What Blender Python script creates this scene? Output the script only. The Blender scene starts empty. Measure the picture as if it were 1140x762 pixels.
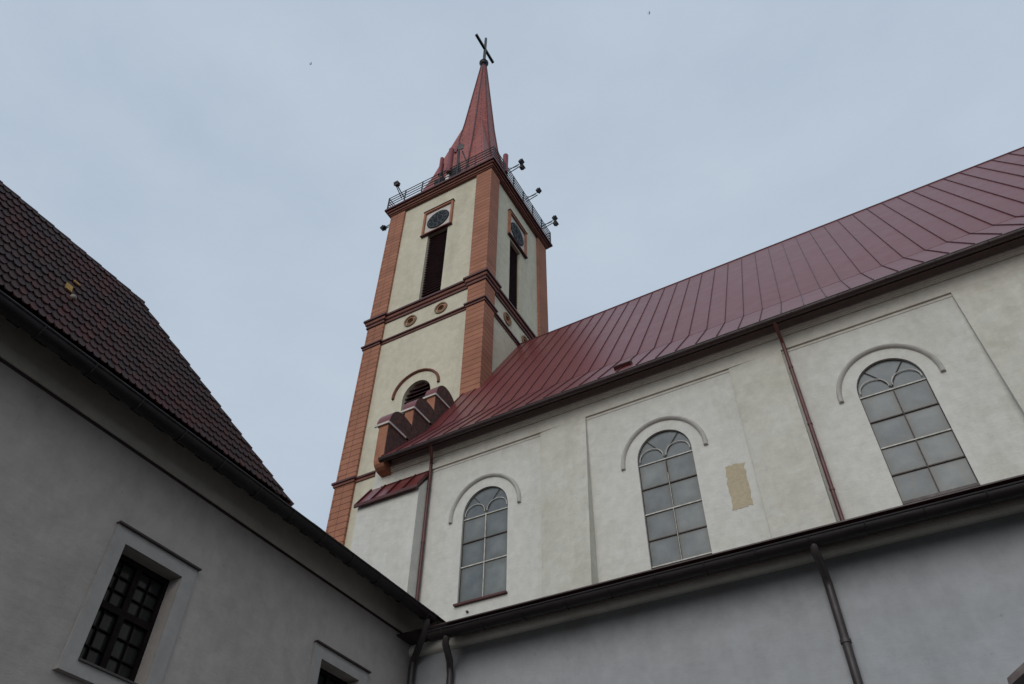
import bpy, bmesh, math, random
from mathutils import Vector, Matrix
R = math.radians
random.seed(7)
SC = bpy.context.scene
COL = SC.collection

# ------------------------------------------------------------------ camera, sky, sun, exposure
S = 1.6            # metres per model unit
EYE = 1.6          # camera height above the ground
def V(x, y, z):    # model units (measured from the eye) -> metres in the world
    return Vector((x*S, y*S, z*S + EYE))

cam_d = bpy.data.cameras.new("camera")
cam = bpy.data.objects.new("camera", cam_d); COL.objects.link(cam)
right = Vector((0.8709878, 0.4911773, 0.0111907))
down = Vector((-0.3427192, 0.6237375, -0.7024921))
fwd = Vector((-0.3520281, 0.6080267, 0.7116036))
M = Matrix((right, -down, -fwd)).transposed().to_4x4()
M.translation = (0, 0, EYE)
cam.matrix_world = M
cam_d.sensor_width = 36; cam_d.lens = 861.71/1140*36
cam_d.clip_start = 0.05; cam_d.clip_end = 5000
SC.camera = cam

SUN_EL, SUN_AZ = 24, 174      # azimuth measured clockwise from +Y
w = bpy.data.worlds.new("World"); SC.world = w; w.use_nodes = True
wn, wl = w.node_tree.nodes, w.node_tree.links
wn.clear()
wo = wn.new('ShaderNodeOutputWorld'); bg = wn.new('ShaderNodeBackground')
sky = wn.new('ShaderNodeTexSky'); sky.sky_type = 'NISHITA'; sky.sun_disc = False
sky.sun_elevation = R(SUN_EL); sky.sun_rotation = R(SUN_AZ); sky.dust_density = 3; sky.altitude = 200
tc = wn.new('ShaderNodeTexCoord')
mp = wn.new('ShaderNodeMapping'); mp.inputs['Scale'].default_value = (1.0, 1.0, 2.2)
ns = wn.new('ShaderNodeTexNoise'); ns.inputs['Scale'].default_value = 3.0; ns.inputs['Detail'].default_value = 7
ns.inputs['Roughness'].default_value = 0.58; ns.inputs['Distortion'].default_value = 0.0
cr = wn.new('ShaderNodeValToRGB')
cr.color_ramp.elements[0].position = 0.30; cr.color_ramp.elements[0].color = (4.95, 5.90, 7.10, 1)
cr.color_ramp.elements[1].position = 0.72; cr.color_ramp.elements[1].color = (5.80, 6.65, 7.70, 1)
mx = wn.new('ShaderNodeMix'); mx.data_type = 'RGBA'; mx.inputs[0].default_value = 0.93
wl.new(tc.outputs['Generated'], mp.inputs['Vector']); wl.new(mp.outputs[0], ns.inputs['Vector'])
wl.new(ns.outputs['Fac'], cr.inputs['Fac'])
wl.new(sky.outputs[0], mx.inputs[6]); wl.new(cr.outputs['Color'], mx.inputs[7])
wl.new(mx.outputs[2], bg.inputs['Color']); bg.inputs['Strength'].default_value = 0.094
wl.new(bg.outputs[0], wo.inputs['Surface'])

sd = bpy.data.lights.new("sun", 'SUN'); sun = bpy.data.objects.new("sun", sd); COL.objects.link(sun)
sd.energy = 1.15; sd.angle = R(45); sd.color = (1, 0.96, 0.9)
az, el = R(SUN_AZ), R(SUN_EL)
sdir = Vector((math.sin(az)*math.cos(el), math.cos(az)*math.cos(el), math.sin(el)))
sun.rotation_euler = sdir.to_track_quat('Z', 'Y').to_euler()
sun.location = (0, 0, 90)
SC.view_settings.view_transform = 'Standard'; SC.view_settings.look = 'None'
SC.view_settings.gamma = 1; SC.view_settings.use_curve_mapping = False
SC.view_settings.exposure = 0.0

# ------------------------------------------------------------------ materials
def newmat(name):
    m = bpy.data.materials.new(name); m.use_nodes = True
    nt = m.node_tree; b = nt.nodes['Principled BSDF']
    return m, nt, b
def noise(nt, scale, detail=4, rough=0.6, stretch=None):
    g = nt.nodes.new('ShaderNodeNewGeometry')
    n = nt.nodes.new('ShaderNodeTexNoise'); n.inputs['Scale'].default_value = scale
    n.inputs['Detail'].default_value = detail; n.inputs['Roughness'].default_value = rough
    if stretch:
        mp = nt.nodes.new('ShaderNodeMapping'); mp.inputs['Scale'].default_value = stretch
        nt.links.new(g.outputs['Position'], mp.inputs['Vector']); nt.links.new(mp.outputs[0], n.inputs['Vector'])
    else:
        nt.links.new(g.outputs['Position'], n.inputs['Vector'])
    return n
def ramp(nt, src, p0, c0, p1, c1):
    r = nt.nodes.new('ShaderNodeValToRGB'); e = r.color_ramp.elements
    e[0].position = p0; e[0].color = (*c0, 1) if len(c0) == 3 else c0
    e[1].position = p1; e[1].color = (*c1, 1) if len(c1) == 3 else c1
    nt.links.new(src, r.inputs['Fac']); return r
def mixc(nt, fac, a, b, mode='MIX'):
    m = nt.nodes.new('ShaderNodeMix'); m.data_type = 'RGBA'; m.blend_type = mode
    for s, i in ((fac, 0), (a, 6), (b, 7)):
        if hasattr(s, 'links'): nt.links.new(s, m.inputs[i])
        elif i == 0: m.inputs[0].default_value = s
        else: m.inputs[i].default_value = (*s, 1)
    return m.outputs[2]
def bump(nt, b, src, strength, dist=0.02):
    n = nt.nodes.new('ShaderNodeBump'); n.inputs['Strength'].default_value = strength
    n.inputs['Distance'].default_value = dist
    nt.links.new(src, n.inputs['Height']); nt.links.new(n.outputs[0], b.inputs['Normal'])

def plaster(name, base, stain, stain_amt=0.35, bumpk=0.5, fine=3.0, streak=0.25, gloss=0.9):
    m, nt, b = newmat(name)
    big = noise(nt, 0.55, 5, 0.65)
    bigr = ramp(nt, big.outputs['Fac'], 0.42, (0, 0, 0), 0.75, (1, 1, 1))
    st = noise(nt, 0.9, 5, 0.7, (1, 1, 0.12))
    strr = ramp(nt, st.outputs['Fac'], 0.5, (0, 0, 0), 0.8, (1, 1, 1))
    md = noise(nt, fine, 6, 0.7)
    mdr = ramp(nt, md.outputs['Fac'], 0.3, (0.88, 0.88, 0.88), 0.7, (1.06, 1.06, 1.06))
    sm = nt.nodes.new('ShaderNodeMath'); sm.operation = 'MULTIPLY'; sm.inputs[1].default_value = stain_amt
    nt.links.new(bigr.outputs[0], sm.inputs[0])
    c = mixc(nt, sm.outputs[0], base, stain)
    s2 = nt.nodes.new('ShaderNodeMath'); s2.operation = 'MULTIPLY'; s2.inputs[1].default_value = streak
    nt.links.new(strr.outputs[0], s2.inputs[0])
    c = mixc(nt, s2.outputs[0], c, tuple(v*0.72 for v in stain))
    c = mixc(nt, 1.0, c, mdr.outputs[0], 'MULTIPLY')
    pn = noise(nt, 0.42, 3, 0.75); pr = ramp(nt, pn.outputs['Fac'], 0.545, (1, 1, 1), 0.56, (0.96, 0.956, 0.945))
    c = mixc(nt, 1.0, c, pr.outputs[0], 'MULTIPLY')
    sp = noise(nt, 9.0, 3, 0.6); spr = ramp(nt, sp.outputs['Fac'], 0.70, (1, 1, 1), 0.76, (0.80, 0.78, 0.74))
    c = mixc(nt, 1.0, c, spr.outputs[0], 'MULTIPLY')
    nt.links.new(c, b.inputs['Base Color'])
    b.inputs['Roughness'].default_value = gloss
    b.inputs['Specular IOR Level'].default_value = 0.2
    h = noise(nt, 2.2, 9, 0.7, (1, 1, 3.0))
    bump(nt, b, h.outputs['Fac'], bumpk*0.55, 0.05)
    return m
def metal(name, col, rough=0.4, var=0.25, spec=0.5, metallic=0.0, sc=1.5):
    m, nt, b = newmat(name)
    n = noise(nt, sc, 5, 0.65)
    d = tuple(v*(1-var) for v in col); l = tuple(min(1, v*(1+var)) for v in col)
    r = ramp(nt, n.outputs['Fac'], 0.3, d, 0.7, l)
    nt.links.new(r.outputs[0], b.inputs['Base Color'])
    n2 = noise(nt, sc*3, 4, 0.6)
    rv = 1.08 if name.startswith('oxblood') else 1.25
    rr = ramp(nt, n2.outputs['Fac'], 0.3, (rough/rv,)*3, 0.7, (min(1, rough*rv),)*3)
    nt.links.new(rr.outputs[0], b.inputs['Roughness'])
    b.inputs['Metallic'].default_value = metallic
    b.inputs['Specular IOR Level'].default_value = spec
    return m
def brick(name, c1, c2, mortar, bw, bh, ms=0.008, rough=0.85, off=0.5, bumpk=0.6):
    m, nt, b = newmat(name)
    g = nt.nodes.new('ShaderNodeNewGeometry'); sx = nt.nodes.new('ShaderNodeSeparateXYZ')
    nt.links.new(g.outputs['Position'], sx.inputs[0])
    ad = nt.nodes.new('ShaderNodeMath'); ad.operation = 'ADD'
    nt.links.new(sx.outputs[0], ad.inputs[0]); nt.links.new(sx.outputs[1], ad.inputs[1])
    cb = nt.nodes.new('ShaderNodeCombineXYZ')
    nt.links.new(ad.outputs[0], cb.inputs[0]); nt.links.new(sx.outputs[2], cb.inputs[1])
    t = nt.nodes.new('ShaderNodeTexBrick'); nt.links.new(cb.outputs[0], t.inputs['Vector'])
    t.inputs['Color1'].default_value = (*c1, 1); t.inputs['Color2'].default_value = (*c2, 1)
    t.inputs['Mortar'].default_value = (*mortar, 1); t.inputs['Scale'].default_value = 1
    t.inputs['Mortar Size'].default_value = ms; t.inputs['Mortar Smooth'].default_value = 0.2
    t.inputs['Brick Width'].default_value = bw; t.inputs['Row Height'].default_value = bh
    t.offset = off
    n = noise(nt, 0.8, 5, 0.7); nr = ramp(nt, n.outputs['Fac'], 0.3, (0.8,)*3, 0.7, (1.1,)*3)
    c = mixc(nt, 1.0, t.outputs['Color'], nr.outputs[0], 'MULTIPLY')
    nt.links.new(c, b.inputs['Base Color']); b.inputs['Roughness'].default_value = rough
    b.inputs['Specular IOR Level'].default_value = 0.25
    iv = nt.nodes.new('ShaderNodeMath'); iv.operation = 'SUBTRACT'; iv.inputs[0].default_value = 1
    nt.links.new(t.outputs['Fac'], iv.inputs[1]); bump(nt, b, iv.outputs[0], bumpk, 0.02)
    return m

MT = {}
MT['nave_plaster'] = plaster('nave plaster', (0.61, 0.60, 0.55), (0.50, 0.475, 0.40), 0.2, 0.55)
MT['pilaster_plaster'] = plaster('stained pilaster plaster', (0.59, 0.575, 0.51), (0.40, 0.36, 0.26), 0.45, 0.6, 3.5, 0.3)
MT['trim_plaster'] = plaster('cornice plaster', (0.61, 0.58, 0.51), (0.42, 0.39, 0.32), 0.3, 0.2, 4, 0.2)
MT['aisle_trim'] = plaster('aisle trim plaster', (0.78, 0.75, 0.67), (0.50, 0.47, 0.40), 0.3, 0.2, 4, 0.2)
MT['hood_plaster'] = plaster('hood plaster', (0.47, 0.455, 0.42), (0.36, 0.33, 0.28), 0.5, 0.2, 4, 0.2)
MT['patch_plaster'] = plaster('bare plaster', (0.46, 0.39, 0.27), (0.30, 0.24, 0.15), 0.7, 0.8, 9, 0.1)
MT['aisle_plaster'] = plaster('aisle plaster', (0.38, 0.39, 0.405), (0.33, 0.34, 0.35), 0.5, 0.35, 2.5, 0.35)
MT['house_plaster'] = plaster('house plaster', (0.45, 0.40, 0.365), (0.31, 0.275, 0.245), 0.5, 0.6, 3.0, 0.25)
MT['house_cove'] = plaster('house cove plaster', (0.62, 0.57, 0.49), (0.45, 0.40, 0.33), 0.6, 0.3, 3.0, 0.2)
MT['surround'] = plaster('surround plaster', (0.37, 0.345, 0.32), (0.33, 0.31, 0.29), 0.4, 0.25, 4, 0.2)
MT['cream'] = plaster('tower cream render', (0.60, 0.555, 0.43), (0.50, 0.46, 0.35), 0.35, 0.4, 2.5, 0.5)
MT['cladding'] = brick('terracotta courses', (0.38, 0.17, 0.105), (0.33, 0.145, 0.09), (0.12, 0.045, 0.03), 30.0, 0.36, 0.02, off=0.5)
MT['terracotta'] = metal('terracotta render', (0.34, 0.15, 0.09), 0.8, 0.2, 0.2)
MT['band'] = metal('brown painted moulding', (0.18, 0.072, 0.052), 0.7, 0.2, 0.3)
MT['ring_tan'] = metal('tan stone ring', (0.24, 0.16, 0.10), 0.8, 0.2, 0.2)
MT['flashing'] = metal('dark oxide flashing', (0.075, 0.018, 0.018), 0.5, 0.3, 0.4)
MT['roof_metal'] = metal('oxblood roof sheet', (0.145, 0.028, 0.028), 0.36, 0.04, 0.38, 0.0, 0.5)
MT['seam'] = metal('roof seam', (0.08, 0.016, 0.02), 0.45, 0.2, 0.4)
MT['spire_sheet'] = brick('spire sheet', (0.34, 0.085, 0.062), (0.28, 0.07, 0.055), (0.10, 0.025, 0.025), 1.2, 0.5, 0.03, 0.5, 0.5, 0.5)
MT['gutter'] = metal('dark brown gutter', (0.035, 0.018, 0.017), 0.45, 0.3, 0.5)
MT['house_gutter'] = metal('black brown gutter', (0.014, 0.010, 0.010), 0.5, 0.3, 0.3)
MT['pipe_brown'] = metal('brown downpipe', (0.10, 0.032, 0.026), 0.45, 0.3, 0.5)
MT['pipe_grey'] = metal('weathered zinc pipe', (0.055, 0.046, 0.046), 0.45, 0.35, 0.5, 0.2)
MT['black'] = metal('black iron', (0.012, 0.012, 0.014), 0.5, 0.3, 0.5)
MT['cross'] = metal('patinated iron', (0.012, 0.018, 0.017), 0.5, 0.4, 0.5)
MT['red_tube'] = metal('red tube', (0.19, 0.03, 0.035), 0.45, 0.2, 0.4)
MT['louver'] = metal('louver paint', (0.055, 0.016, 0.018), 0.6, 0.3, 0.3)
MT['dial'] = metal('clock dial', (0.012, 0.016, 0.019), 0.7, 0.2, 0.15)
MT['dial_grey'] = metal('dial markings', (0.12, 0.14, 0.15), 0.6, 0.2, 0.3)
MT['white_trim'] = metal('white trim', (0.52, 0.48, 0.44), 0.7, 0.2, 0.3)
MT['bar_white'] = metal('worn white bar', (0.50, 0.48, 0.43), 0.6, 0.35, 0.3, 0, 5)
MT['bar_dark'] = metal('rusty bar', (0.075, 0.055, 0.045), 0.6, 0.4, 0.3, 0, 5)
MT['wood_dark'] = metal('dark window wood', (0.010, 0.006, 0.006), 0.7, 0.3, 0.1, 0, 4)
MT['room'] = metal('dark room', (0.01, 0.01, 0.01), 0.9, 0.1, 0.0)
MT['bird'] = metal('bird', (0.02, 0.02, 0.022), 0.8, 0.2, 0.1)
MT['paving'] = brick('paving', (0.36, 0.35, 0.33), (0.31, 0.30, 0.28), (0.04, 0.04, 0.038), 0.4, 0.2, 0.01)
# mottled side cladding of the parapet steps
m, nt, b = newmat('mottled brown cladding')
n = noise(nt, 4.5, 6, 0.75); r = ramp(nt, n.outputs['Fac'], 0.4, (0.028, 0.012, 0.010), 0.68, (0.13, 0.05, 0.03))
nt.links.new(r.outputs[0], b.inputs['Base Color']); b.inputs['Roughness'].default_value = 0.7
bump(nt, b, n.outputs['Fac'], 0.6, 0.03); MT['mottled'] = m
# church glass: obscured, dusty, streaked
m, nt, b = newmat('dusty church glass')
n = noise(nt, 1.6, 5, 0.6); n2 = noise(nt, 5, 4, 0.6, (1, 1, 0.15))
r = ramp(nt, n.outputs['Fac'], 0.3, (0.12, 0.14, 0.148), 0.75, (0.23, 0.25, 0.25))
r2 = ramp(nt, n2.outputs['Fac'], 0.55, (0, 0, 0), 0.75, (0.55, 0.55, 0.55))
c = mixc(nt, r2.outputs[0], r.outputs[0], (0.19, 0.185, 0.15))
gg = nt.nodes.new('ShaderNodeNewGeometry'); gr_ = ramp(nt, gg.outputs['Random Per Island'], 0, (0.72, 0.74, 0.76), 1, (1.08, 1.06, 1.02))
c = mixc(nt, 1.0, c, gr_.outputs[0], 'MULTIPLY')
ga = nt.nodes.new('ShaderNodeAttribute'); ga.attribute_name = 'grime'
gm_ = nt.nodes.new('ShaderNodeMath'); gm_.operation = 'MULTIPLY'; gm_.inputs[1].default_value = 0.6
nt.links.new(ga.outputs['Fac'], gm_.inputs[0])
c = mixc(nt, gm_.outputs[0], c, (0.07, 0.062, 0.045))
nt.links.new(c, b.inputs['Base Color']); b.inputs['Roughness'].default_value = 0.32
b.inputs['Specular IOR Level'].default_value = 0.45
n3 = noise(nt, 14, 3, 0.5); bump(nt, b, n3.outputs['Fac'], 0.25, 0.01); MT['church_glass'] = m
m, nt, b = newmat('house glass')
b.inputs['Base Color'].default_value = (0.022, 0.022, 0.021, 1); b.inputs['Roughness'].default_value = 0.10
b.inputs['Specular IOR Level'].default_value = 0.28
n3 = noise(nt, 1.5, 2, 0.5); bump(nt, b, n3.outputs['Fac'], 0.15, 0.02); MT['house_glass'] = m
# beaver-tail clay tiles: each tile its own tint
m, nt, b = newmat('old clay tile')
g = nt.nodes.new('ShaderNodeNewGeometry')
r = ramp(nt, g.outputs['Random Per Island'], 0.0, (0.024, 0.010, 0.009), 1.0, (0.060, 0.016, 0.013))
r.color_ramp.elements.new(0.55).color = (0.042, 0.013, 0.012, 1)
n = noise(nt, 0.9, 5, 0.6); rr = ramp(nt, n.outputs['Fac'], 0.4, (0, 0, 0), 0.7, (0.6, 0.6, 0.6))
c = mixc(nt, rr.outputs[0], r.outputs[0], (0.026, 0.021, 0.019))
n5 = noise(nt, 25, 4, 0.6); r5 = ramp(nt, n5.outputs['Fac'], 0.3, (0.75,)*3, 0.7, (1.2,)*3)
c = mixc(nt, 1.0, c, r5.outputs[0], 'MULTIPLY')
nt.links.new(c, b.inputs['Base Color']); b.inputs['Roughness'].default_value = 0.6
b.inputs['Specular IOR Level'].default_value = 0.2; MT['tile'] = m
MT['tile_yellow'] = metal('bare yellow clay', (0.33, 0.20, 0.055), 0.8, 0.3, 0.2, 0, 8)
MT['tile_pale'] = metal('pale mortar', (0.30, 0.26, 0.22), 0.9, 0.3, 0.2, 0, 8)

# ------------------------------------------------------------------ helpers
class MB:
    """collects geometry in model units; build() links it as one mesh object"""
    def __init__(s): s.v = []; s.f = []; s.sm = []; s.extra = []
    def merge(s, other, mat):                         # surface detail of the same part in a second material
        s.extra.append((other, mat)); return s
    def add(s, vs, fs, smooth=False):
        o = len(s.v); s.v += [V(*p) for p in vs]
        s.f += [tuple(i+o for i in f) for f in fs]; s.sm += [smooth]*len(fs); return s
    def box(s, x0, x1, y0, y1, z0, z1):
        vs = [(x, y, z) for z in (z0, z1) for y in (y0, y1) for x in (x0, x1)]
        return s.add(vs, [(0, 2, 3, 1), (4, 5, 7, 6), (0, 1, 5, 4), (2, 6, 7, 3), (0, 4, 6, 2), (1, 3, 7, 5)])
    def prism_x(s, poly, x0, x1, smooth=False):       # poly of (y, z)
        n = len(poly); vs = [(x0, y, z) for y, z in poly] + [(x1, y, z) for y, z in poly]
        fs = [(i, (i+1) % n, n+(i+1) % n, n+i) for i in range(n)]
        s.add(vs, fs, smooth); o = len(s.v)-2*n
        s.f += [tuple(o+i for i in range(n))[::-1], tuple(o+n+i for i in range(n))]; s.sm += [False]*2
        return s
    def prism_y(s, poly, y0, y1, smooth=False):       # poly of (x, z)
        n = len(poly); vs = [(x, y0, z) for x, z in poly] + [(x, y1, z) for x, z in poly]
        s.add(vs, [(i, (i+1) % n, n+(i+1) % n, n+i) for i in range(n)], smooth); o = len(s.v)-2*n
        s.f += [tuple(o+i for i in range(n))[::-1], tuple(o+n+i for i in range(n))]; s.sm += [False]*2
        return s
    def tube(s, pts, r, n=12, r1=None, cap=True):
        pts = [Vector(p) for p in pts]; k = len(pts); r1 = r if r1 is None else r1
        vs = []; up = None
        for i, p in enumerate(pts):
            d = (pts[min(i+1, k-1)]-pts[max(i-1, 0)]).normalized()
            if up is None:
                up = Vector((0, 0, 1)) if abs(d.z) < 0.9 else Vector((1, 0, 0))
            a = d.cross(up).normalized(); bb = a.cross(d).normalized(); up = bb
            rr = r + (r1-r)*i/max(1, k-1)
            for j in range(n):
                t = 2*math.pi*j/n; vs.append(tuple(p + a*math.cos(t)*rr + bb*math.sin(t)*rr))
        fs = [(i*n+j, i*n+(j+1) % n, (i+1)*n+(j+1) % n, (i+1)*n+j) for i in range(k-1) for j in range(n)]
        s.add(vs, fs, True)
        if cap:
            o = len(s.v)-len(vs); s.f += [tuple(o+j for j in range(n))[::-1], tuple(o+(k-1)*n+j for j in range(n))]
            s.sm += [False]*2
        return s
    def sphere(s, c, r, n=14, m=9, sz=1):
        vs = []; fs = []
        for i in range(m+1):
            ph = math.pi*i/m
            for j in range(n):
                t = 2*math.pi*j/n
                vs.append((c[0]+r*math.sin(ph)*math.cos(t), c[1]+r*math.sin(ph)*math.sin(t), c[2]+r*sz*math.cos(ph)))
        for i in range(m):
            for j in range(n): fs.append((i*n+j, (i+1)*n+j, (i+1)*n+(j+1) % n, i*n+(j+1) % n))
        return s.add(vs, fs, True)
    def obox(s, c, ax, ay, az, hx, hy, hz):           # oriented box
        c = Vector(c); vs = []
        for k in (-1, 1):
            for j in (-1, 1):
                for i in (-1, 1): vs.append(tuple(c + ax*hx*i + ay*hy*j + az*hz*k))
        return s.add(vs, [(0, 2, 3, 1), (4, 5, 7, 6), (0, 1, 5, 4), (2, 6, 7, 3), (0, 4, 6, 2), (1, 3, 7, 5)])
    def plate(s, outer, holes, d0, d1, fn):           # flat plate with holes; fn(u, v, w) -> xyz
        cu = bpy.data.curves.new('tmp', 'CURVE'); cu.dimensions = '2D'; cu.fill_mode = 'BOTH'
        cu.extrude = abs(d1-d0)/2
        for loop in [outer]+holes:
            sp = cu.splines.new('POLY'); sp.points.add(len(loop)-1); sp.use_cyclic_u = True
            for p, q in zip(sp.points, loop): p.co = (q[0], q[1], 0, 1)
        ob = bpy.data.objects.new('tmp', cu); COL.objects.link(ob)
        bpy.context.view_layer.update()
        me = bpy.data.meshes.new_from_object(ob.evaluated_get(bpy.context.evaluated_depsgraph_get()))
        mid = (d0+d1)/2
        s.add([fn(v.co.x, v.co.y, v.co.z+mid) for v in me.vertices], [tuple(p.vertices) for p in me.polygons])
        bpy.data.objects.remove(ob); bpy.data.curves.remove(cu); bpy.data.meshes.remove(me)
        return s
    def build(s, name, mat, parent=None, bevel=0.0, origin=None):
        me = bpy.data.meshes.new(name)
        mats = [mat]; midx = [0]*len(s.f)
        for ot, m2 in s.extra:
            o_ = len(s.v); s.v += ot.v; s.f += [tuple(i+o_ for i in f) for f in ot.f]; s.sm += ot.sm
            if m2 not in mats: mats.append(m2)
            midx += [mats.index(m2)]*len(ot.f)
        if parent is not None: org = wloc(parent)
        elif origin is not None: org = V(*origin)
        else:
            org = Vector((sum(v.x for v in s.v)/len(s.v), sum(v.y for v in s.v)/len(s.v), min(v.z for v in s.v)))
        me.from_pydata([v-org for v in s.v], [], s.f); me.update()
        for m_i in mats: me.materials.append(m_i)
        if len(mats) > 1: me.polygons.foreach_set('material_index', midx)
        bm = bmesh.new(); bm.from_mesh(me)
        if not getattr(s, 'nomerge', False): bmesh.ops.remove_doubles(bm, verts=bm.verts, dist=1e-5)
        bmesh.ops.recalc_face_normals(bm, faces=bm.faces); bm.to_mesh(me); bm.free()
        if any(s.sm): 
            me.polygons.foreach_set('use_smooth', [True]*len(me.polygons))
            me.set_sharp_from_angle(angle=R(40))
        o = bpy.data.objects.new(name, me); COL.objects.link(o)
        if parent is not None: o.parent = parent
        else: o.location = org
        if bevel:
            bv = o.modifiers.new('bevel', 'BEVEL'); bv.width = bevel; bv.segments = 2; bv.limit_method = 'ANGLE'
        return o
def wloc(o):
    l = Vector((0, 0, 0))
    while o: l += o.location; o = o.parent
    return l
def thing(name, label, cat, base, group=None):
    o = bpy.data.objects.new(name, None); COL.objects.link(o); o.location = V(*base); o.empty_display_size = 0.3
    o['label'] = label; o['category'] = cat
    if group: o['group'] = group
    return o
def tag(o, label, cat, group=None):
    o['label'] = label; o['category'] = cat
    if group: o['group'] = group
    return o
XZ = lambda y0: (lambda u, v, w: (u, y0+w, v))       # plate facing along Y
YZ = lambda x0: (lambda u, v, w: (x0+w, u, v))       # plate facing along X
def rect(u0, u1, v0, v1): return [(u0, v0), (u1, v0), (u1, v1), (u0, v1)]
def arch(cu, hw, v0, vs, rz, n=24, p=1.0):
    pts = [(cu-hw, v0), (cu+hw, v0)]
    for i in range(n+1):
        t = math.pi*i/n
        pts.append((cu+hw*math.cos(t), vs+rz*math.sin(t)**p))
    return pts
def circ(cu, cv, r, n=24): return [(cu+r*math.cos(2*math.pi*i/n), cv+r*math.sin(2*math.pi*i/n)) for i in range(n)]
def copy_tree(o, parent=None):
    c = o.copy(); COL.objects.link(c); c.parent = parent
    for ch in list(o.children): copy_tree(ch, c)
    return c

GZ = -EYE/S        # ground level in model units

# ------------------------------------------------------------------ ground
g = MB().add([(-300, -300, GZ), (300, -300, GZ), (300, 300, GZ), (-300, 300, GZ)], [(0, 1, 2, 3)]).build('ground', MT['paving'])
g['kind'] = 'structure'

# ================================================================== CHURCH NAVE AND AISLE
NY, EY = 12.1, 11.6            # nave wall plane, nave eave
nave = thing('church', 'long pale plastered church nave and lower side aisle under a red standing seam metal roof', 'church', (0, 13, GZ))
WC = (-7.61, -3.51, 0.76); HW = 0.565
SILL = (7.27, 6.3, 6.3)
holes = [arch(c, HW, s, 9.27, 0.63, 28, 0.92) for c, s in zip(WC, SILL)]
NX1 = 15.0
wl_ = MB().plate(rect(-10.87, NX1, 4.6, 11.48), holes, 0, 0.45, XZ(NY))
wl_.box(-10.87, -10.45, NY+0.45, 14.88, 4.6, 11.48)
wl_.box(-10.87, NX1, NY, NY+0.45, GZ, 4.6)
wl_.build('nave_wall', MT['nave_plaster'], nave)

# frieze and cornice: one moulded profile (y offset outward, z)
def moulding(prof, y_wall, x0, x1, name, mat, parent, back=0.02):
    poly = [(y_wall-o, z) for o, z in prof] + [(y_wall+back, prof[-1][1]), (y_wall+back, prof[0][1])]
    return MB().prism_x(poly, x0, x1).build(name, mat, parent)
moulding([(0.0, 10.862), (0.055, 10.865), (0.058, 10.90), (0.058, 11.17), (0.09, 11.172), (0.09, 11.20), (0.105, 11.203), (0.105, 11.245), (0.135, 11.25), (0.145, 11.275), (0.145, 11.30),
          (0.125, 11.31), (0.125, 11.35), (0.13, 11.40), (0.14, 11.44), (0.15, 11.465), (0.17, 11.475)],
         NY, -10.6, NX1, 'cornice', MT['trim_plaster'], nave)
# second shallow roll below the frieze inside each wall panel
for x0, x1 in ((-9.1, -6.23), (-5.10, -1.89), (-0.82, 2.33)):
    MB().prism_x([(NY+.01, 10.80), (NY-0.012, 10.80), (NY-0.018, 10.83), (NY-0.012, 10.86), (NY+.01, 10.86)], x0, x1).build('panel_moulding', MT['trim_plaster'], nave)
# battered pilasters: flush with the frieze above, thicker below
for x0, x1 in ((-6.23, -5.10), (-1.89, -0.82), (2.33, 3.6), (6.5, 7.8)):
    zt = 10.90; zb = 4.6
    def off(z): return 0.052 + (10.9-z)*0.066
    lk_ = 0.5 if x0 > 0 else 0.12
    nu, nv = 8, 16; vs = []; fs = []
    for j in range(nv+1):
        z = zt+(zb-zt)*j/nv
        for i in range(nu+1):
            t = i/nu; k_ = lk_+(1-lk_)*t; vs.append((x0+(x1-x0)*t, NY-0.052*min(1, k_+0.5)-(off(z)-0.052)*k_, z))
        vs += [(x1, NY+.02, z), (x0, NY+.02, z)]
    W_ = nu+3
    for j in range(nv):
        for i in range(W_): fs.append((j*W_+i, j*W_+(i+1) % W_, (j+1)*W_+(i+1) % W_, (j+1)*W_+i))
    fs += [tuple(range(W_)), tuple(range(nv*W_, nv*W_+W_))[::-1]]
    MB().add(vs, fs, True).build('pilaster', MT['pilaster_plaster'], nave)
# bare patch, wavy outline
pp = []
random.seed(3)
cor = [(-2.435, 7.69), (-2.075, 7.70), (-2.055, 8.60), (-2.41, 8.62)]
for i in range(4):
    a, b_ = cor[i], cor[(i+1) % 4]
    for k in range(10):
        t = k/10; pp.append((a[0]+(b_[0]-a[0])*t+random.uniform(-.022, .022), a[1]+(b_[1]-a[1])*t+random.uniform(-.02, .02)))
ptc = MB().plate(pp, [], 0, 0.03, lambda u, v, w: (u, NY-0.006+w, v))
ptc.build('bare_patch', MT['patch_plaster'], nave)['label'] = 'bare tan patch of old plaster beside the middle window'

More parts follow.
